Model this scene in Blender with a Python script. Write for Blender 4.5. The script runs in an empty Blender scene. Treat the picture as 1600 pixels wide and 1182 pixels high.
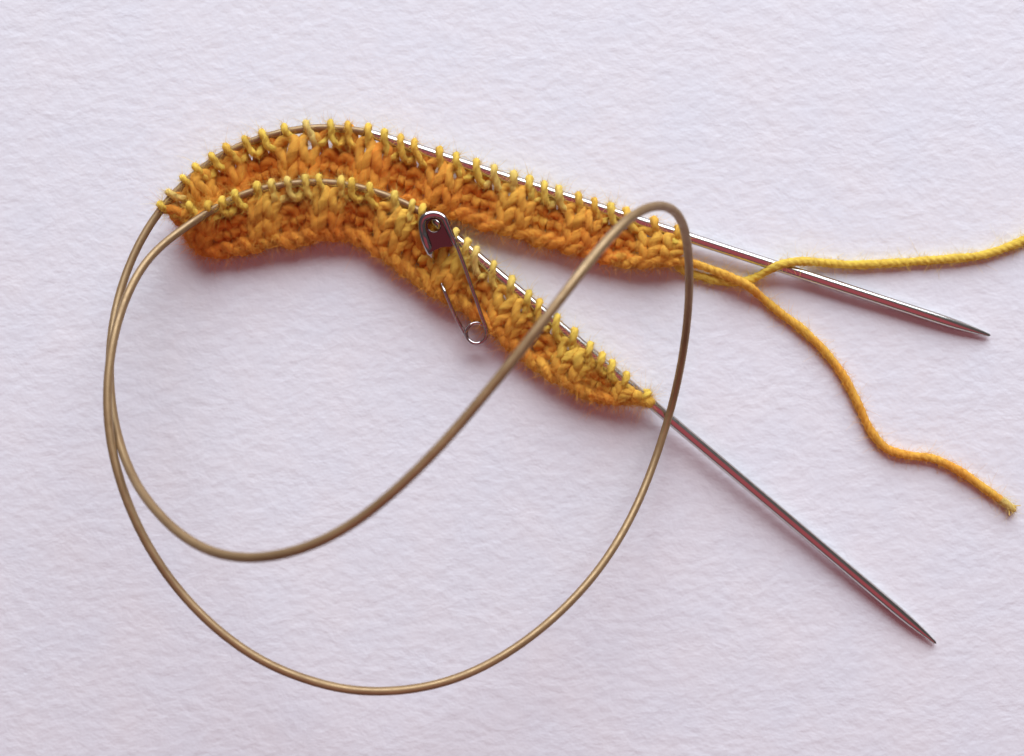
import bpy, math, random
import numpy as np

# ------------------------------------------------------------------ camera, world, light, exposure
MM = 0.001
PX = 1 / 7.9            # millimetres on the paper per photograph pixel
CAM_H = 210.0           # millimetres from the paper to the lens
scene = bpy.context.scene
col = scene.collection
random.seed(4)
rng = np.random.default_rng(7)

cam_data = bpy.data.cameras.new('camera')
cam = bpy.data.objects.new('camera', cam_data)
col.objects.link(cam)
cam.location = (0, 0, CAM_H * MM)
cam_data.sensor_width = 36
cam_data.lens = 36 * CAM_H / (1600 * PX)
cam_data.clip_start = 0.005
cam_data.clip_end = 20
cam_data.dof.use_dof = True
cam_data.dof.focus_distance = (CAM_H - 4) * MM
cam_data.dof.aperture_fstop = 16
scene.camera = cam

world = bpy.data.worlds.new('World')
scene.world = world
world.use_nodes = True
bg = world.node_tree.nodes['Background']
bg.inputs['Color'].default_value = (1.0, 0.95, 0.93, 1)
bg.inputs['Strength'].default_value = 0.10


def area_lamp(name, loc, target, sx, sy, radiance, colour):
    d = bpy.data.lights.new(name, 'AREA')
    d.shape = 'RECTANGLE'
    d.size, d.size_y = sx, sy
    d.energy = radiance * math.pi * sx * sy
    d.color = colour
    o = bpy.data.objects.new(name, d)
    col.objects.link(o)
    o.location = loc
    import mathutils
    v = mathutils.Vector(target) - mathutils.Vector(loc)
    o.rotation_euler = v.to_track_quat('-Z', 'Y').to_euler()
    return o


# daylight from a window beyond the top edge of the paper, and the weak red bounce
# of the photographer's clothes from the other side
area_lamp('window_light', (0.20, 1.1, 0.86), (0.20, 0, 0.86), 1.60, 1.30, 7.15, (0.855, 0.94, 1.0))
area_lamp('red_clothing_bounce', (0.04, -0.33, 0.68), (0.04, 0.02, 0), 0.86, 1.16, 0.37, (1.0, 0.02, 0.09))

scene.view_settings.view_transform = 'Standard'
scene.view_settings.look = 'None'
scene.view_settings.exposure = 0
scene.view_settings.gamma = 1
scene.view_settings.use_curve_mapping = False
scene.render.engine = 'CYCLES'


# ------------------------------------------------------------------ helpers
def at(px, py, h=0.0):
    """photograph pixel seen at height h (mm) above the paper -> millimetres"""
    k = PX * (CAM_H - h) / CAM_H
    return np.array([(px - 800) * k, -(py - 591) * k, h])


def spline(P, n=400, smooth=0):
    """centripetal Catmull-Rom through P, resampled evenly"""
    P = np.asarray(P, float)
    Q = np.vstack([2 * P[0] - P[1], P, 2 * P[-1] - P[-2]])
    out = []
    for i in range(1, len(Q) - 2):
        p0, p1, p2, p3 = Q[i - 1:i + 3]
        t0 = 0
        t1 = t0 + max(np.linalg.norm(p1 - p0), 1e-6) ** .5
        t2 = t1 + max(np.linalg.norm(p2 - p1), 1e-6) ** .5
        t3 = t2 + max(np.linalg.norm(p3 - p2), 1e-6) ** .5
        t = np.linspace(t1, t2, 24, endpoint=False)[:, None]
        a1 = (t1 - t) / (t1 - t0) * p0 + (t - t0) / (t1 - t0) * p1
        a2 = (t2 - t) / (t2 - t1) * p1 + (t - t1) / (t2 - t1) * p2
        a3 = (t3 - t) / (t3 - t2) * p2 + (t - t2) / (t3 - t2) * p3
        b1 = (t2 - t) / (t2 - t0) * a1 + (t - t0) / (t2 - t0) * a2
        b2 = (t3 - t) / (t3 - t1) * a2 + (t - t1) / (t3 - t1) * a3
        out.append((t2 - t) / (t2 - t1) * b1 + (t - t1) / (t2 - t1) * b2)
    C = np.vstack(out + [P[-1:]])
    C = resample(C, n)
    for _ in range(smooth):
        C[1:-1] = .25 * C[:-2] + .5 * C[1:-1] + .25 * C[2:]
    return resample(C, n) if smooth else C


def resample(C, n):
    s = np.r_[0, np.cumsum(np.linalg.norm(np.diff(C, axis=0), axis=1))]
    q = np.linspace(0, s[-1], n)
    return np.stack([np.interp(q, s, C[:, k]) for k in range(C.shape[1])], 1)


def frames(C):
    T = np.gradient(C, axis=0)
    T /= np.linalg.norm(T, axis=1)[:, None] + 1e-12
    N = np.zeros_like(C)
    a = np.array([0, 0, 1.]) if abs(T[0][2]) < .8 else np.array([1., 0, 0])
    n = a - T[0] * a.dot(T[0])
    N[0] = n / np.linalg.norm(n)
    for i in range(1, len(C)):
        n = N[i - 1] - T[i] * N[i - 1].dot(T[i])
        N[i] = n / (np.linalg.norm(n) + 1e-12)
    return T, N, np.cross(T, N)


FIB = {}


def tube_data(C, R, sides=12, lobes=0, depth=0.0, pitch=3.0, phase=0.0, flat=None):
    """rings round the curve C; lobes are the plies of a yarn twisting with the given pitch"""
    C = np.asarray(C, float)
    n = len(C)
    R = np.broadcast_to(np.asarray(R, float), (n,))
    T, N, B = frames(C)
    s = np.r_[0, np.cumsum(np.linalg.norm(np.diff(C, axis=0), axis=1))]
    th = np.arange(sides) / sides * 2 * math.pi
    rr = np.ones((n, sides))
    if lobes:
        tw = s / pitch * 2 * math.pi + phase
        rr = 1 - depth + depth * 1.9 * np.abs(np.cos(.5 * lobes * (th[None, :] - tw[:, None]))) ** .8
    ca, sa = np.cos(th)[None, :] * rr, np.sin(th)[None, :] * rr
    if flat is not None:
        ca, sa = ca * flat[0], sa * flat[1]
    V = C[:, None, :] + R[:, None, None] * (ca[..., None] * N[:, None, :] + sa[..., None] * B[:, None, :])
    Nn = ca[..., None] * N[:, None, :] + sa[..., None] * B[:, None, :]
    Nn = Nn / (np.linalg.norm(Nn, axis=2, keepdims=True) + 1e-9)
    V = V.reshape(-1, 3)
    i = np.arange(n - 1)[:, None] * sides
    j = np.arange(sides)[None, :]
    j2 = (j + 1) % sides
    F = np.stack([i + j, i + j2, i + sides + j2, i + sides + j], -1).reshape(-1, 4).tolist()
    F.append(list(range(sides))[::-1])
    F.append(list(range((n - 1) * sides, n * sides)))
    Tt = np.repeat(T, sides, 0)
    if lobes:   # coordinates that run with the twisted fibres
        f = th[None, :] - tw[:, None]
        FIB['last'] = np.stack([np.repeat(s[:, None], sides, 1) * .22 + phase * 7, np.cos(f) * R[:, None], np.sin(f) * R[:, None]], -1).reshape(-1, 3)
    return V, F, Nn.reshape(-1, 3), Tt


def thing(name, label, category, base):
    o = bpy.data.objects.new(name, None)
    col.objects.link(o)
    o.location = [c * MM for c in base]
    o.empty_display_size = 0.01
    o['label'] = label
    o['category'] = category
    return o


def mesh_obj(name, V, F, mat, parent=None, colour=None, smooth=True, fib=None):
    """verts in world millimetres; the object's origin is put in the middle of its mesh"""
    V = np.asarray(V, float)
    c = (V.min(0) + V.max(0)) / 2
    me = bpy.data.meshes.new(name)
    me.from_pydata(((V - c) * MM).tolist(), [], F)
    if smooth:
        me.polygons.foreach_set('use_smooth', [True] * len(me.polygons))
    if colour is not None:
        a = me.color_attributes.new('Col', 'FLOAT_COLOR', 'POINT')
        cc = np.ones((len(V), 4), np.float32)
        cc[:, :3] = colour
        a.data.foreach_set('color', cc.ravel())
    if fib is not None:
        a = me.attributes.new('fib', 'FLOAT_VECTOR', 'POINT')
        a.data.foreach_set('vector', np.asarray(fib, np.float32).ravel())
    me.materials.append(mat)
    o = bpy.data.objects.new(name, me)
    col.objects.link(o)
    off = np.zeros(3)
    if parent is not None:
        o.parent = parent
        p = parent
        while p is not None:
            off += np.array(p.location) / MM
            p = p.parent
    o.location = [float(x) for x in (c - off) * MM]
    return o


def join(parts):
    Vs, Fs, k = [], [], 0
    for V, F in parts:
        Vs.append(V)
        Fs += [[i + k for i in f] for f in F]
        k += len(V)
    return np.vstack(Vs), Fs


# ------------------------------------------------------------------ materials
def new_mat(name):
    m = bpy.data.materials.new(name)
    m.use_nodes = True
    nt = m.node_tree
    return m, nt, nt.nodes['Principled BSDF']


def paper_material():
    m, nt, b = new_mat('watercolour_paper')
    N, L = nt.nodes, nt.links
    tc = N.new('ShaderNodeTexCoord')
    mp = N.new('ShaderNodeMapping')
    mp.inputs['Rotation'].default_value = (0, 0, math.radians(-9))
    mp.inputs['Scale'].default_value = (0.75, 1.0, 1.0)
    L.new(tc.outputs['Object'], mp.inputs['Vector'])
    warp = N.new('ShaderNodeTexNoise')
    warp.inputs['Scale'].default_value = 120
    warp.inputs['Detail'].default_value = 2
    L.new(mp.outputs[0], warp.inputs['Vector'])
    wm = N.new('ShaderNodeVectorMath'); wm.operation = 'MULTIPLY_ADD'
    wm.inputs[1].default_value = (0.002, 0.002, 0.002)
    L.new(warp.outputs['Color'], wm.inputs[0]); L.new(mp.outputs[0], wm.inputs[2])
    n1 = N.new('ShaderNodeTexNoise')
    n1.inputs['Scale'].default_value = 500
    n1.inputs['Detail'].default_value = 2.0
    n1.inputs['Roughness'].default_value = 0.5
    L.new(wm.outputs[0], n1.inputs['Vector'])
    n2 = N.new('ShaderNodeTexNoise')
    n2.inputs['Scale'].default_value = 110
    n2.inputs['Detail'].default_value = 2
    L.new(mp.outputs[0], n2.inputs['Vector'])
    mix = N.new('ShaderNodeMath'); mix.operation = 'MULTIPLY_ADD'
    mix.inputs[1].default_value = 0.4
    L.new(n2.outputs['Fac'], mix.inputs[0]); L.new(n1.outputs['Fac'], mix.inputs[2])
    bp = N.new('ShaderNodeBump')
    bp.inputs['Strength'].default_value = 0.44
    bp.inputs['Distance'].default_value = 0.00042
    L.new(mix.outputs[0], bp.inputs['Height'])
    L.new(bp.outputs[0], b.inputs['Normal'])
    tint = N.new('ShaderNodeTexNoise')
    tint.inputs['Scale'].default_value = 70
    tint.inputs['Detail'].default_value = 4
    L.new(tc.outputs['Object'], tint.inputs['Vector'])
    cr = N.new('ShaderNodeValToRGB')
    cr.color_ramp.elements[0].position = .3
    cr.color_ramp.elements[0].color = (0.775, 0.775, 0.835, 1)
    cr.color_ramp.elements[1].position = .7
    cr.color_ramp.elements[1].color = (0.800, 0.775, 0.815, 1)
    L.new(tint.outputs['Fac'], cr.inputs[0])
    L.new(cr.outputs[0], b.inputs['Base Color'])
    b.inputs['Roughness'].default_value = 0.95
    b.inputs['Specular IOR Level'].default_value = 0.15
    return m


def yarn_material():
    m, nt, b = new_mat('dyed_wool_yarn')
    N, L = nt.nodes, nt.links
    at_ = N.new('ShaderNodeAttribute'); at_.attribute_name = 'Col'
    tc = N.new('ShaderNodeTexCoord')
    geo = N.new('ShaderNodeNewGeometry')
    n1 = N.new('ShaderNodeTexNoise')
    fa = N.new('ShaderNodeAttribute'); fa.attribute_name = 'fib'
    n1.inputs['Scale'].default_value = 4.2
    n1.inputs['Detail'].default_value = 3
    L.new(fa.outputs['Vector'], n1.inputs['Vector'])
    hs = N.new('ShaderNodeHueSaturation')
    mr = N.new('ShaderNodeMapRange')
    mr.inputs['From Min'].default_value = .3; mr.inputs['From Max'].default_value = .7
    mr.inputs['To Min'].default_value = .90; mr.inputs['To Max'].default_value = 1.03
    L.new(n1.outputs['Fac'], mr.inputs[0]); L.new(mr.outputs[0], hs.inputs['Value'])
    L.new(at_.outputs['Color'], hs.inputs['Color'])
    n2 = N.new('ShaderNodeTexNoise')
    n2.inputs['Scale'].default_value = 5.5
    n2.inputs['Detail'].default_value = 3
    L.new(fa.outputs['Vector'], n2.inputs['Vector'])
    bp = N.new('ShaderNodeBump')
    bp.inputs['Strength'].default_value = .8
    bp.inputs['Distance'].default_value = 0.00030
    L.new(n2.outputs['Fac'], bp.inputs['Height'])
    L.new(bp.outputs[0], b.inputs['Normal'])
    L.new(hs.outputs[0], b.inputs['Base Color'])
    b.inputs['Roughness'].default_value = .85
    b.inputs['Specular IOR Level'].default_value = .2
    b.inputs['Sheen Weight'].default_value = .12
    b.inputs['Sheen Roughness'].default_value = .5
    b.inputs['Sheen Tint'].default_value = (1, .8, .45, 1)
    tr = N.new('ShaderNodeBsdfTranslucent')
    L.new(hs.outputs[0], tr.inputs['Color'])
    ms = N.new('ShaderNodeMixShader'); ms.inputs[0].default_value = .16
    L.new(b.outputs[0], ms.inputs[1]); L.new(tr.outputs[0], ms.inputs[2])
    L.new(ms.outputs[0], N['Material Output'].inputs['Surface'])
    return m


def metal_material(name, base, rough):
    m, nt, b = new_mat(name)
    N, L = nt.nodes, nt.links
    b.inputs['Base Color'].default_value = (*base, 1)
    b.inputs['Metallic'].default_value = 1
    geo = N.new('ShaderNodeNewGeometry')
    n = N.new('ShaderNodeTexNoise'); n.inputs['Scale'].default_value = 600; n.inputs['Detail'].default_value = 4
    L.new(geo.outputs['Position'], n.inputs['Vector'])
    mr = N.new('ShaderNodeMapRange')
    mr.inputs['To Min'].default_value = rough * .7; mr.inputs['To Max'].default_value = rough * 1.4
    L.new(n.outputs['Fac'], mr.inputs[0]); L.new(mr.outputs[0], b.inputs['Roughness'])
    return m


def cable_material():
    m, nt, b = new_mat('tan_nylon_cable')
    N, L = nt.nodes, nt.links
    geo = N.new('ShaderNodeNewGeometry')
    n = N.new('ShaderNodeTexNoise'); n.inputs['Scale'].default_value = 160; n.inputs['Detail'].default_value = 3
    L.new(geo.outputs['Position'], n.inputs['Vector'])
    cr = N.new('ShaderNodeValToRGB')
    cr.color_ramp.elements[0].position = .3; cr.color_ramp.elements[0].color = (0.26, 0.158, 0.078, 1)
    cr.color_ramp.elements[1].position = .7; cr.color_ramp.elements[1].color = (0.33, 0.21, 0.105, 1)
    L.new(n.outputs['Fac'], cr.inputs[0]); L.new(cr.outputs[0], b.inputs['Base Color'])
    n3 = N.new('ShaderNodeTexNoise'); n3.inputs['Scale'].default_value = 700; n3.inputs['Detail'].default_value = 5
    L.new(geo.outputs['Position'], n3.inputs['Vector'])
    rr = N.new('ShaderNodeMapRange')
    rr.inputs['From Min'].default_value = .35; rr.inputs['From Max'].default_value = .7
    rr.inputs['To Min'].default_value = .30; rr.inputs['To Max'].default_value = .52
    L.new(n3.outputs['Fac'], rr.inputs[0]); L.new(rr.outputs[0], b.inputs['Roughness'])
    b.inputs['Specular IOR Level'].default_value = .55
    b.inputs['Specular Tint'].default_value = (1, .92, .78, 1)
    b.inputs['Metallic'].default_value = .35
    return m


M_PAPER = paper_material()
M_YARN = yarn_material()
M_NEEDLE = metal_material('nickel_needle', (0.62, 0.58, 0.55), 0.19)
M_PIN = metal_material('gunmetal_pin', (0.17, 0.145, 0.15), 0.10)
M_RIM = metal_material('rolled_steel_rim', (0.46, 0.41, 0.42), 0.12)
M_WIRE = metal_material('nickel_wire', (0.45, 0.41, 0.41), 0.10)
M_CABLE = cable_material()

# ------------------------------------------------------------------ the paper
W2, D2, TH = 230.0, 180.0, 0.6
V = [(-W2, -D2, 0), (W2, -D2, 0), (W2, D2, 0), (-W2, D2, 0),
     (-W2, -D2, -TH), (W2, -D2, -TH), (W2, D2, -TH), (-W2, D2, -TH)]
F = [[0, 1, 2, 3], [7, 6, 5, 4], [0, 4, 5, 1], [1, 5, 6, 2], [2, 6, 7, 3], [3, 7, 4, 0]]
paper = mesh_obj('watercolour_paper', V, F, M_PAPER, smooth=False)
paper['kind'] = 'structure'
paper['label'] = 'white rough watercolour paper sheet under everything'

# ------------------------------------------------------------------ circular knitting needle
NEEDLE_R, CABLE_R = 1.04, 0.74
TIP1, JOIN1 = at(1548, 525, .75), at(572, 207, 4.2)
TIP2, JOIN2 = at(1463, 1006, .75), at(676, 343, 5.2)

cn = thing('circular_knitting_needle',
           'circular knitting needle with two silver tips and a looped tan cable, holding the orange stitches',
           'knitting needle', at(800, 600, 0))


def needle(join_p, tip_p):
    L = np.linalg.norm(tip_p - join_p)
    d = np.r_[0, .5, 2.0, 4.5, np.linspace(7, L - 14, 40), L - np.r_[11, 9, 7, 5, 3.6, 2.4, 1.4, .8, .4, .15, 0]]
    tl = L - d
    r = np.where(tl > 11, NEEDLE_R, .27 + (NEEDLE_R - .27) * np.sin(np.clip(tl / 11, 0, 1) * math.pi / 2) ** .9)
    r = np.where(tl < .4, np.sqrt(np.clip(tl / .4, .02, 1)) * .30, r)
    r = np.where(d < 4.5, CABLE_R + .05 + (NEEDLE_R - CABLE_R - .05) * np.clip(d / 4.5, 0, 1) ** .7, r)
    C = join_p[None] + (tip_p - join_p)[None] * (d / L)[:, None]
    V, F, _, _ = tube_data(C, r, 28)
    return mesh_obj('needle_tip', V, F, M_NEEDLE, cn)


needle(JOIN1, TIP1)
needle(JOIN2, TIP2)

cable_px = [  # pixel, pixel, height in mm
    (572, 207, 4.2), (540, 201, 4.3), (512, 199, 4.4), (482, 200, 4.5), (450, 205, 4.6), (431, 209, 4.7), (400, 218, 4.8),
    (372, 229, 5.0), (345, 243, 5.2), (322, 258, 5.5), (300, 276, 5.8), (281, 294, 6.2), (260, 316, 6.8), (243, 338, 7.4),
    (222, 371, 8.8), (201, 416, 10.5), (185, 464, 12.5), (174, 520, 15), (171, 575, 18), (174, 630, 22), (186, 690, 27),
    (207, 745, 32), (238, 792, 38), (282, 836, 43), (330, 863, 47), (385, 873, 51), (440, 868, 53.5), (500, 848, 55), (560, 814, 56),
    (630, 756, 57), (700, 685, 57), (770, 602, 56.5), (830, 528, 56), (885, 455, 55), (925, 404, 53), (960, 362, 51),
    (990, 335, 48.5), (1015, 322, 46), (1038, 320, 43), (1058, 332, 39), (1070, 358, 34), (1076, 400, 28), (1077, 450, 22), (1074, 500, 16),
    (1066, 560, 10.5), (1054, 618, 6.6), (1044, 655, 5.0), (1026, 712, 5.6), (1002, 775, 8.5), (968, 842, 12.5), (925, 904, 16.5), (870, 962, 20),
    (810, 1010, 23), (745, 1048, 25), (680, 1071, 26.5), (610, 1081, 27.5), (545, 1079, 28.5), (480, 1063, 29), (410, 1034, 29.5), (340, 985, 30),
    (275, 918, 30), (228, 848, 30), (195, 775, 29.5), (174, 700, 28.5), (167, 630, 27), (171, 565, 25), (183, 505, 22.5), (201, 455, 19.5),
    (228, 408, 15.5), (262, 375, 11.5), (292, 354, 8.8), (313, 339, 7.6), (335, 326, 7.0), (360, 312, 6.6), (389, 300, 6.2), (414, 294, 6.0),
    (438, 290, 5.9), (466, 286, 5.8), (494, 284, 5.7), (520, 285, 5.6), (555, 291, 5.5), (600, 304, 5.4), (634, 318, 5.3), (660, 333, 5.2), (676, 343, 5.2)]
cable = spline([at(p[0], p[1], p[2] if p[2] < 30 else 30 + (p[2] - 30) * 1.25) for p in cable_px], 900, smooth=60)
cable[0], cable[-1] = JOIN1, JOIN2
V, F, _, _ = tube_data(cable, CABLE_R, 18)
mesh_obj('cable', V, F, M_CABLE, cn)

# ------------------------------------------------------------------ the knitting
knit = thing('ribbed_knitting',
             'strip of orange and yellow ribbed knitting folded back on itself, cast onto the needle',
             'knitting', at(620, 360, 0))

lower = [(1007, 'K'), (980, 'K'), (955, 'P'), (938, 'P'), (919, 'K'), (895, 'K'), (869, 'P'), (842, 'P'), (823, 'K'), (797, 'K'),
         (769, 'P'), (744, 'P'), (729, 'K'), (712, 'K'), (690, 'P'), (660, 'P'), (642, 'K'), (618, 'K'), (575, 'P'), (549, 'P'),
         (533, 'K'), (503, 'K'), (478, 'P'), (451, 'P'), (425, 'K'), (403, 'K'), (372, 'P'), (347, 'P'), (324, 'K'), (302, 'K')]
upper = [(254, 'P'), (270, 'P'), (290, 'K'), (309, 'K'), (334, 'P'), (360, 'K'), (387, 'P'), (412, 'P'), (451, 'K'), (483, 'K'),
         (517, 'P'), (544, 'P'), (574, 'K'), (603, 'K'), (628, 'P'), (654, 'P'), (687, 'K'), (714, 'K'), (746, 'P'), (775, 'P'),
         (800, 'K'), (828, 'K'), (850, 'P'), (873, 'P'), (902, 'K'), (930, 'K'), (955, 'P'), (980, 'P'), (1018, 'K'), (1057, 'K')]
# needle / cable axis of each half, as pixels against x
cab_arr = np.array(cable_px)
low_axis = np.vstack([[(1463, 1006, .75)], [(676, 343, 5.2)], cab_arr[::-1][1:13]])
up_axis = np.vstack([cab_arr[13:0:-1], [(572, 207, 4.2)], [(1548, 525, .75)]])


def on_axis(ax, x):
    a = ax[np.argsort(ax[:, 0])]
    return np.interp(x, a[:, 0], a[:, 1]), np.interp(x, a[:, 0], a[:, 2])


# cast-on edge: pixel x, pixel y, matched to the needle x of the column
low_edge = np.array([(1007, 996, 626), (980, 962, 624), (955, 934, 620), (938, 913, 616), (895, 868, 588), (869, 838, 568), (842, 812, 549), (823, 795, 535),
                     (797, 773, 512), (769, 747, 493), (744, 717, 479), (729, 699, 468), (712, 680, 454), (690, 660, 441), (660, 632, 424), (642, 614, 404), (618, 594, 389),
                     (575, 562, 373), (549, 541, 367), (533, 527, 366), (503, 498, 367), (478, 475, 374), (451, 449, 380), (425, 425, 380), (403, 402, 384),
                     (372, 375, 392), (347, 346, 396), (324, 318, 394), (302, 296, 378)])[::-1]
up_edge = np.array([(254, 292, 356), (270, 312, 350), (290, 330, 340), (309, 346, 332), (334, 366, 322), (360, 384, 316), (387, 404, 311), (412, 424, 306),
                    (451, 455, 299), (483, 484, 298), (517, 513, 301), (544, 536, 305), (574, 562, 309), (603, 588, 315), (628, 612, 318),
                    (654, 640, 322), (687, 675, 328), (714, 702, 335), (746, 732, 342), (775, 760, 351), (800, 786, 358), (828, 814, 367), (850, 838, 375),
                    (873, 862, 382), (902, 890, 389), (930, 918, 396), (955, 945, 401), (980, 972, 406), (1018, 1008, 410), (1057, 1036, 410)])

cols = []
for x, k in lower:
    y, h = on_axis(low_axis, x)
    ex, ey = np.interp(x, low_edge[:, 0], low_edge[:, 1]), np.interp(x, low_edge[:, 0], low_edge[:, 2])
    cols.append((at(x, y, h), at(ex, ey, 2.5), k))
for x, k in upper:
    y, h = on_axis(up_axis, x)
    ex, ey = np.interp(x, up_edge[:, 0], up_edge[:, 1]), np.interp(x, up_edge[:, 0], up_edge[:, 2])
    cols.append((at(x, y, h), at(ex, ey, 2.4), k))
NC, NLOW = len(cols), len(lower)
CN = np.array([c[0] for c in cols])
CB = np.array([c[1] for c in cols])
RIB = np.array([1.0 if c[2] == 'K' else -1.0 for c in cols])
CB[:, :2] += rng.normal(0, .22, (NC, 2))
for _ in range(1):
    CB[1:-1] = .2 * CB[:-2] + .6 * CB[1:-1] + .2 * CB[2:]
VROWS = 3.40
U = np.arange(NC)
D_AMP, RIB_AMP = 0.66, 1.15


def interp_cols(A, u):
    """Catmull-Rom in the column index"""
    u = np.clip(u, -.6, NC - .4)
    i = np.clip(np.floor(u).astype(int), 0, NC - 2)
    f = (u - i)[:, None]
    p1, p2 = A[i], A[i + 1]
    p0 = np.where((i > 0)[:, None], A[np.maximum(i - 1, 0)], 2 * p1 - p2)
    p3 = np.where((i < NC - 2)[:, None], A[np.minimum(i + 2, NC - 1)], 2 * p2 - p1)
    return .5 * (2 * p1 + (p2 - p0) * f + (2 * p0 - 5 * p1 + 4 * p2 - p3) * f ** 2 + (3 * p1 - p0 - 3 * p2 + p3) * f ** 3)


def fabric(u, v, w):
    N, B = interp_cols(CN, u), interp_cols(CB, u)
    f = (v / VROWS)[:, None]
    P = N + (B - N) * f
    # the fabric drops quickly from the needle to its lying height
    drop = np.clip(v / VROWS, 0, 1) * (1 - np.clip(v / VROWS, 0, 1)) * .9
    P[:, 2] += w - drop
    return P


def rib_at(u):
    return np.interp(np.clip(u, 0, NC - 1), U, RIB)


YEL = np.array([0.98, 0.68, 0.11])
ORA = np.array([0.98, 0.35, 0.045])
DEEP = np.array([0.97, 0.22, 0.02])
PALE = np.array([0.98, 0.72, 0.22])
drift = np.interp(np.arange(NC), np.linspace(0, NC - 1, 16), rng.normal(0, .13, 16))


def tone(i, row):
    left = 1 - abs(i - NLOW) / NLOW                  # the fold was knitted from the deepest dyed stretch
    t = {0: .06, 1: .60, 2: .80, 4: .78}[row] + drift[i] + rng.normal(0, .10)
    if row:
        t += .34 * left - .03
        if i < 14:
            t -= .16 * (1 - i / 14)                  # paler stretch by the needle end
        if i > NC - 4:
            t -= .25
    return float(np.clip(t, -.25, 1.6))


def tone_colour(t):
    if t < 0:
        return YEL + (PALE - YEL) * min(1, -t * 4)
    if t < 1:
        return YEL + (ORA - YEL) * t
    return ORA + (DEEP - ORA) * min(1, t - 1)


fuzz_src = []      # (positions, normals, tangents, colour) samples for the loose fibres


def yarn_piece(name, C, r, colour, parent, seed, fuzz=1.0, sides=16, extra=None):
    C = np.asarray(C)
    n = len(C)
    s = np.linspace(0, 1, n)
    r = r * (1 + .06 * np.sin(s * 17 + seed) + .04 * np.sin(s * 31 + 2 * seed))
    V, F, Nn, Tt = tube_data(C, r, sides, lobes=3, depth=.13, pitch=5.0, phase=seed)
    fib = FIB['last']
    cc = np.broadcast_to(colour, (len(V), 3)).copy()
    cc *= (.97 + .05 * np.sin(np.repeat(s, sides) * 9 + seed * 3))[:, None]
    # the plies took the dye differently
    sl = np.r_[0, np.cumsum(np.linalg.norm(np.diff(C, axis=0), axis=1))]
    th = np.tile(np.arange(sides) / sides, n) - np.repeat(sl / 5.0, sides)
    cc *= (.97 + .05 * np.sin(2 * math.pi * th + seed * 5) + .05 * np.sin(4 * math.pi * th + seed))[:, None]
    parts = [(V, F)]
    if extra is not None:
        V2, F2, N2, T2 = tube_data(extra, np.interp(np.linspace(0, 1, len(extra)), s, r), sides, lobes=3, depth=.13, pitch=5.0, phase=seed + 1)
        parts.append((V2, F2))
        fib = np.vstack([fib, FIB['last']])
        c2 = np.broadcast_to(colour, (len(V2), 3))
        cc = np.vstack([cc, c2])
        Nn, Tt = np.vstack([Nn, N2]), np.vstack([Tt, T2])
    Vj, Fj = join(parts)
    if fuzz > 0:
        fuzz_src.append((Vj, Nn, Tt, cc, fuzz))
    return mesh_obj(name, Vj, Fj, M_YARN, parent, np.clip(cc, 0, 1), fib=fib)


YR = 0.94
HALF_GAP = (NLOW - 1, NLOW)

# rows below the needle: one object per stitch
for i in range(NC):
    for row in (1, 2):
        t = np.linspace(-math.pi, math.pi, 37)
        ju, jv, jw = rng.normal(0, .035), rng.normal(0, .06), rng.normal(0, .09)
        win = np.cos(t / 2) ** 2
        b = .215 + rng.normal(0, .012)
        lean = rng.normal(0, .04)
        u = i + t / (2 * math.pi) + b * np.sin(2 * t) + win * (ju + lean * np.sin(t))
        pl = 0 if RIB[i] > 0 else (.24 if row == 1 else .08)
        v = row + .36 - pl - (.92 + jv + .6 * pl) * np.cos(t)
        s = rib_at(u)
        w = -D_AMP * np.cos(2 * t) * s + RIB_AMP * s * (1 - .15 * row) + jw * win
        name = 'knit_stitch' if RIB[i] > 0 else 'purl_stitch'
        yarn_piece(name, fabric(u, v, w), YR * (1.02 if RIB[i] > 0 else .98) * (1 + rng.normal(0, .05)), tone_colour(tone(i, row) + (-.10 if RIB[i] > 0 else .12)), knit, rng.uniform(0, 6), fuzz=.35 if 13 <= i <= 16 and row == 1 else 1)

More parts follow.
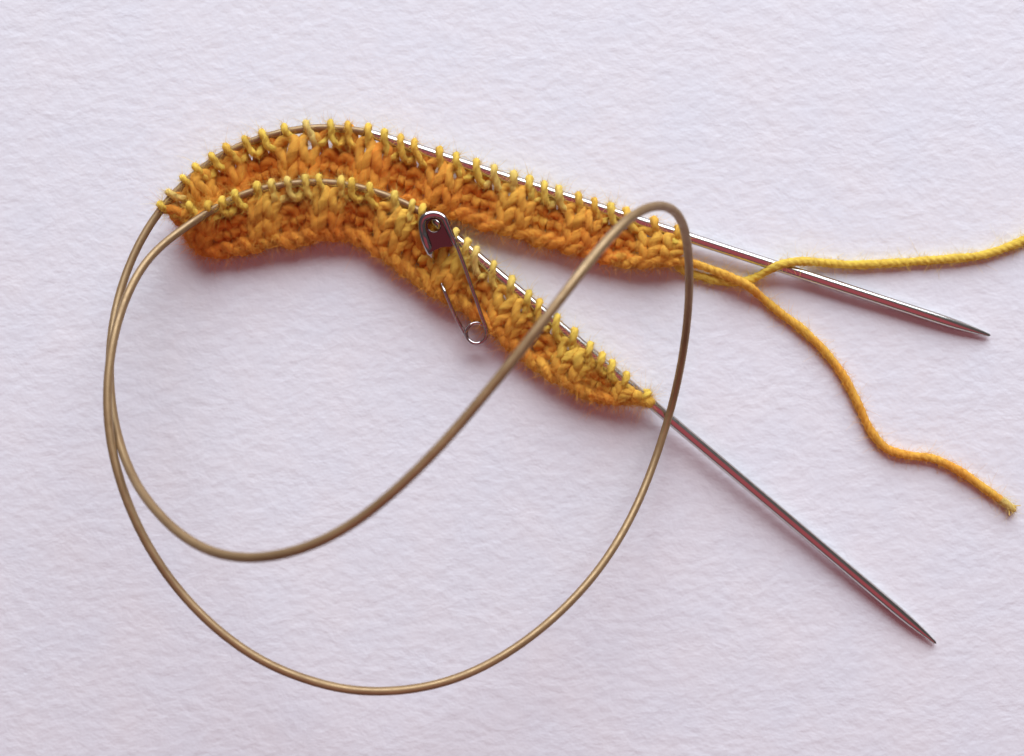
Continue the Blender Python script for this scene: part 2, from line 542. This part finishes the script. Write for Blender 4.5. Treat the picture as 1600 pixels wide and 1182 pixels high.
# the live loops on the needle and cable
for i in range(NC):
    onc = (i >= 16 and i < NLOW + 12)
    R0 = (CABLE_R if onc else NEEDLE_R) + YR * .36
    N, B = CN[i], CB[i]
    rowlen = np.linalg.norm(B - N) / VROWS
    q = R0 / rowlen
    sl = rng.normal(0, .07)
    kn = RIB[i] > 0
    su0, su1 = rib_at(np.array([i - .5]))[0], rib_at(np.array([i + .5]))[0]
    sg = 1 if i < NLOW else -1
    wf = .55 if kn else .25
    # one foot, up in front of the needle, over it, down behind and back to the other foot
    pts = [(-.5, 1.12, -D_AMP * su0 + .7 * su0), (-.33, 1.02, .55 * wf + (.0 if kn else .75)), (-.23, .76, 1.0 * wf + .5), (-.14, .44, R0 * .80),
           (-.06, q * .55, R0 * .98), (.0, 0.0, R0 * 1.06), (.04, -q * .66, R0 * .70), (.07, -q * .90, 0.0), (.11, -q * .6, -R0 * .80),
           (.17, .1, -R0 * .95), (.24, .65, -R0 * .55), (.28, 1.05, .1 * wf), (.34, 1.08, .3 * wf + (.0 if kn else .6)), (.5, 1.12, -D_AMP * su1 + .7 * su1)]
    if not kn:   # a purl loop: its foot shows as a bar right under the needle
        pts = [(-.5, .92, .35 + .35 * su0), (-.38, .86, .95), (-.22, .72, 1.15), (-.10, .46, R0 * .92),
               (-.05, q * .5, R0 * 1.0), (.0, 0.0, R0 * 1.04), (.04, -q * .66, R0 * .70), (.07, -q * .90, 0.0), (.11, -q * .6, -R0 * .80),
               (.16, .1, -R0 * .95), (.24, .5, -R0 * .35), (.31, .80, .55), (.40, .92, .85), (.5, .92, .35 + .35 * su1)]
    P = np.array(pts)
    P[4:9, 0] += sl
    P[:, 0] *= sg
    if sg < 0:
        P[0, 2], P[-1, 2] = P[-1, 2], P[0, 2]
    C = fabric(i + P[:, 0], P[:, 1], P[:, 2])
    C = spline(C, 46)
    yarn_piece('live_loop', C, YR * .67 * (1 + rng.normal(0, .06)), tone_colour(tone(i, 0)), knit, rng.uniform(0, 6), fuzz=0 if 13 <= i <= 16 else .9)

# the cast-on edge: two strands roped round each other, one crossing per stitch
edge_ph, edge_sh = rng.normal(0, .35, NC), rng.normal(0, .07, NC)
edge_am, edge_aw = rng.uniform(.22, .36, NC), rng.uniform(.6, .95, NC)
for i in range(NC):
    t = np.linspace(-.62, .62, 30)
    u = i + t
    ph = math.pi * u + np.interp(u, U, edge_ph)
    am, aw, sh = np.interp(u, U, edge_am), np.interp(u, U, edge_aw), np.interp(u, U, edge_sh)
    v = VROWS - .12 + sh + am * np.cos(ph)
    w = aw * np.sin(ph) + .25 * rib_at(u)
    v2 = VROWS - .12 + sh - am * np.cos(ph)
    w2 = -aw * np.sin(ph) + .25 * rib_at(u)
    yarn_piece('cast_on_stitch', fabric(u, v, w), YR * .90, tone_colour(tone(i, 4)), knit, rng.uniform(0, 6), fuzz=1.4,
               extra=fabric(u, v2, w2))

# loose yarns
work_px = [(1057, 376, 4.3), (1052, 392, 2.6), (1056, 412, 1.6), (1072, 424, 1.0), (1098, 433, .85), (1130, 440, .8), (1158, 441, .8), (1180, 434, 1.0), (1200, 423, 2.2),
           (1222, 413, 3.7), (1248, 409, 2.9), (1275, 410, 1.3), (1330, 414, .85), (1400, 411, .8), (1480, 405, .8), (1530, 400, .8), (1570, 388, .8),
           (1605, 373, .8), (1680, 330, .8)]
tail_px = [(1020, 408, 2.0), (1045, 406, 2.4), (1066, 409, 2.3), (1090, 414, 1.9), (1118, 424, 1.8), (1145, 435, 2.2), (1166, 445, 2.3), (1190, 465, 1.2), (1220, 490, .85), (1252, 514, .8),
           (1290, 551, .8), (1320, 592, .8), (1343, 637, .8), (1362, 676, .8), (1385, 701, .8), (1415, 711, .8), (1458, 717, .8), (1500, 737, .8),
           (1540, 765, .8), (1578, 792, .85), (1585, 799, .85)]


def loose(name, px, r, c0, c1, puff):
    C = spline([at(*p) for p in px], 460, smooth=6)
    n = len(C)
    s = np.linspace(0, 1, n)
    rr = r * (1 + .05 * np.sin(s * 90) + .04 * np.sin(s * 37 + 1))
    if puff:
        rr = rr * np.where(s > .975, 1 - .45 * (s - .975) / .025, 1)
    V, F, Nn, Tt = tube_data(C, rr, 20, lobes=3, depth=.095, pitch=4.2)
    nz = np.interp(s, np.linspace(0, 1, 30), rng.uniform(0, 1, 30))
    cc = c0[None] + (c1 - c0)[None] * nz[:, None]
    if puff:
        cc = np.where((s > .96)[:, None], PALE[None] * .9, cc)
    cc = np.repeat(cc, 20, 0)
    fuzz_src.append((V, Nn, Tt, cc, .5))
    fib = FIB['last']
    if puff:    # the cut end opens into its strands
        parts, cs, fs = [(V, F)], [cc], [fib]
        d = C[-1] - C[-12]
        d /= np.linalg.norm(d)
        side = np.array([-d[1], d[0], 0])
        for k in range(11):
            a, b_ = rng.normal(0, .42), rng.normal(.05, .30)
            L_ = rng.uniform(.8, 1.6)
            st = C[-8] + side * a * .5 + np.array([0, 0, .25 * b_])
            S = np.array([st, st + d * L_ * .5 + side * a * .55, st + d * L_ + side * a * 1.5 + np.array([0, 0, b_])])
            S[:, 2] = np.maximum(S[:, 2], .25)
            S = spline(S, 10)
            V2, F2, _, _ = tube_data(S, np.linspace(.20, .07, 10), 8, lobes=2, depth=.1)
            parts.append((V2, F2)); cs.append(np.broadcast_to(PALE * .93, (len(V2), 3))); fs.append(FIB['last'])
        V, F = join(parts)
        cc, fib = np.vstack(cs), np.vstack(fs)
    V[:, 2] = np.maximum(V[:, 2], .02)
    return mesh_obj(name, V, F, M_YARN, knit, np.clip(cc, 0, 1), fib=fib)


w = loose('working_yarn', work_px, .80, YEL * np.array([1, 1.04, 1]), YEL, False)
w['label'] = 'bright yellow working yarn leading off the strip'
w = loose('yarn_tail', tail_px, .80, YEL * .70 + ORA * .30, YEL * .35 + ORA * .65, True)
w['label'] = 'orange cut yarn tail ending in a pale frayed end'


# loose fibres
def build_fuzz(total):
    wts = np.array([len(f[0]) * f[4] for f in fuzz_src], float)
    cnt = rng.multinomial(total, wts / wts.sum())
    P, N, T, Cc = [], [], [], []
    for f, c in zip(fuzz_src, cnt):
        k = rng.integers(0, len(f[0]), c)
        P.append(f[0][k]); N.append(f[1][k]); T.append(f[2][k]); Cc.append(f[3][k])
    P, N, T, Cc = map(np.vstack, (P, N, T, Cc))
    m = len(P)
    sgn = rng.choice([-1, 1], m)[:, None]
    d = N * rng.uniform(.15, 1.0, (m, 1)) + T * sgn * rng.uniform(.2, 1.2, (m, 1)) + rng.normal(0, .35, (m, 3))
    d /= np.linalg.norm(d, axis=1)[:, None]
    L = rng.gamma(1.7, .52, m)[:, None].clip(.25, 3.0)
    bend = rng.normal(0, .45, (m, 3))
    K = 3
    q = np.linspace(0, 1, K)
    pts = P[:, None] - N[:, None] * .06 + d[:, None] * L[:, None] * q[None, :, None] + bend[:, None] * L[:, None] * (q ** 2)[None, :, None]
    pts[..., 2] = np.maximum(pts[..., 2], .03)
    a = np.cross(d, rng.normal(0, 1, (m, 3))); a /= np.linalg.norm(a, axis=1)[:, None] + 1e-9
    b = np.cross(d, a)
    rad = (.028 * (1 - .7 * q))[None, :, None, None]
    th = np.arange(3) / 3 * 2 * math.pi
    ring = (np.cos(th)[None, None, :, None] * a[:, None, None] + np.sin(th)[None, None, :, None] * b[:, None, None]) * rad
    V = (pts[:, :, None] + ring).reshape(-1, 3)
    base = (np.arange(m) * K * 3)[:, None, None]
    k = (np.arange(K - 1) * 3)[None, :, None]
    j = np.arange(3)[None, None, :]
    j2 = (j + 1) % 3
    Q = np.stack(np.broadcast_arrays(base + k + j, base + k + j2, base + k + 3 + j2, base + k + 3 + j), -1).reshape(-1, 4)
    c = np.repeat(Cc, K * 3, 0)
    me = bpy.data.meshes.new('loose_fibres')
    cen = np.array(knit.location) / MM
    me.vertices.add(len(V)); me.vertices.foreach_set('co', ((V - cen) * MM).astype(np.float32).ravel())
    me.loops.add(Q.size); me.loops.foreach_set('vertex_index', Q.ravel().astype(np.int32))
    me.polygons.add(len(Q)); me.polygons.foreach_set('loop_start', np.arange(0, Q.size, 4, dtype=np.int32))
    me.update(calc_edges=True)
    at_ = me.color_attributes.new('Col', 'FLOAT_COLOR', 'POINT')
    cc = np.ones((len(V), 4), np.float32); cc[:, :3] = np.clip(c * 1.0 + .02, 0, .97)
    at_.data.foreach_set('color', cc.ravel())
    me.materials.append(M_YARN)
    o = bpy.data.objects.new('loose_fibres', me)
    col.objects.link(o)
    o.parent = knit
    o['kind'] = 'stuff'
    return o


build_fuzz(150000)

# ------------------------------------------------------------------ the safety pin
pin = thing('safety_pin', 'small dark steel safety pin fastened through the lower run of ribbing',
            'safety pin', at(705, 430, 2))
WIRE = 0.34


def cap_h(py):
    return 8.3 - max(0, py - 378) / 26 * 2.4


# back plate of the cap: flat sheet with a round eye
outer = [(671, 396), (662, 379), (656, 363), (653.5, 349), (657, 339), (665, 332.5), (676, 330), (687, 331), (696, 336), (701, 344), (707, 359), (713, 375), (715, 382),
         (704, 386), (692, 386), (682, 390)]
hc, hr = np.array([678.0, 353.0]), 10.5
oa = np.array(outer, float)
ang = np.linspace(0, 2 * math.pi, 72, endpoint=False)
poly = np.vstack([oa, oa[:1]])
seg = resample(poly, 400)
sa = np.arctan2(seg[:, 1] - hc[1], seg[:, 0] - hc[0]) % (2 * math.pi)
V = []
for lay, dz in ((0, -.28), (1, -.02)):
    for a in ang:
        x, y = hc + hr * np.array([math.cos(a), math.sin(a)])
        V.append(at(x, y, 8.05 + dz))
    for a in ang:
        k = np.argmin(np.abs((sa - a + math.pi) % (2 * math.pi) - math.pi))
        x, y = seg[k]
        V.append(at(x, y, 8.05 + dz))
n = len(ang)
F = []
for k in range(n):
    k2 = (k + 1) % n
    F.append([2 * n + k, 3 * n + k, 3 * n + k2, 2 * n + k2][::-1])
    F.append([k, n + k, n + k2, k2])
    F.append([k, k2, 2 * n + k2, 2 * n + k])
    F.append([n + k, 3 * n + k, 3 * n + k2, n + k2][::-1])
cap = mesh_obj('cap', V, F, M_PIN, pin, smooth=False)
# rolled rim of the cap, broad on the left flank
rim_px = [(675.5, 402), (666, 379), (660.5, 362), (659, 349), (662, 341.5), (669, 336.5), (677, 335), (686, 336.5), (693, 341.5), (697, 350), (703, 364), (709, 377), (714, 388)]
C = spline([at(x, y, cap_h(y) + .12) for x, y in rim_px], 90, smooth=2)
s = np.linspace(0, 1, 90)
r = np.interp(s, [0, .06, .3, .5, .68, .9, 1], [.45, .80, .78, .74, .62, .42, .30])
V, F, _, _ = tube_data(C, r, 20, flat=(.8, 1.0))
mesh_obj('rim', V, F, M_RIM, cap)
# rim of the eye
C = np.array([at(hc[0] + hr * math.cos(a), hc[1] + hr * math.sin(a), 8.03) for a in np.linspace(0, 2 * math.pi, 60)])
V, F, _, _ = tube_data(C, .11, 8)
mesh_obj('eye_rim', V, F, M_PIN, cap)

arm_r = spline([at(*p) for p in [(709, 372, 7.9), (716, 390, 7.4), (727, 420, 6.8), (738, 452, 6.3), (746, 474, 5.7), (752, 492, 5.0), (757, 505, 4.5), (760.5, 515, 4.1)]], 80)
V, F, _, _ = tube_data(arm_r, WIRE * 1.12, 14)
mesh_obj('fixed_arm', V, F, M_WIRE, pin)
ck, cr_ = np.array([744.5, 521.0]), 16.0
coil_pts = []
for k, a in enumerate(np.linspace(-.38, 2 * math.pi + 2.75, 130)):
    coil_pts.append(at(ck[0] + cr_ * math.cos(a), ck[1] + cr_ * math.sin(a), 4.1 - 1.15 * k / 129))
V, F, _, _ = tube_data(np.array(coil_pts), WIRE, 14)
mesh_obj('coil', V, F, M_WIRE, pin)
arm_l = spline([coil_pts[-1]] + [at(*p) for p in [(722, 513.5, 3.2), (712, 495, 4.0), (703, 475, 5.0), (695, 456, 5.5), (690, 444, 4.7), (684, 428, 3.6), (679, 412, 4.2), (675, 400, 6.2)]], 80)
V, F, _, _ = tube_data(arm_l, np.linspace(WIRE, WIRE * .9, 80), 14)
mesh_obj('pin_arm', V, F, M_WIRE, pin)
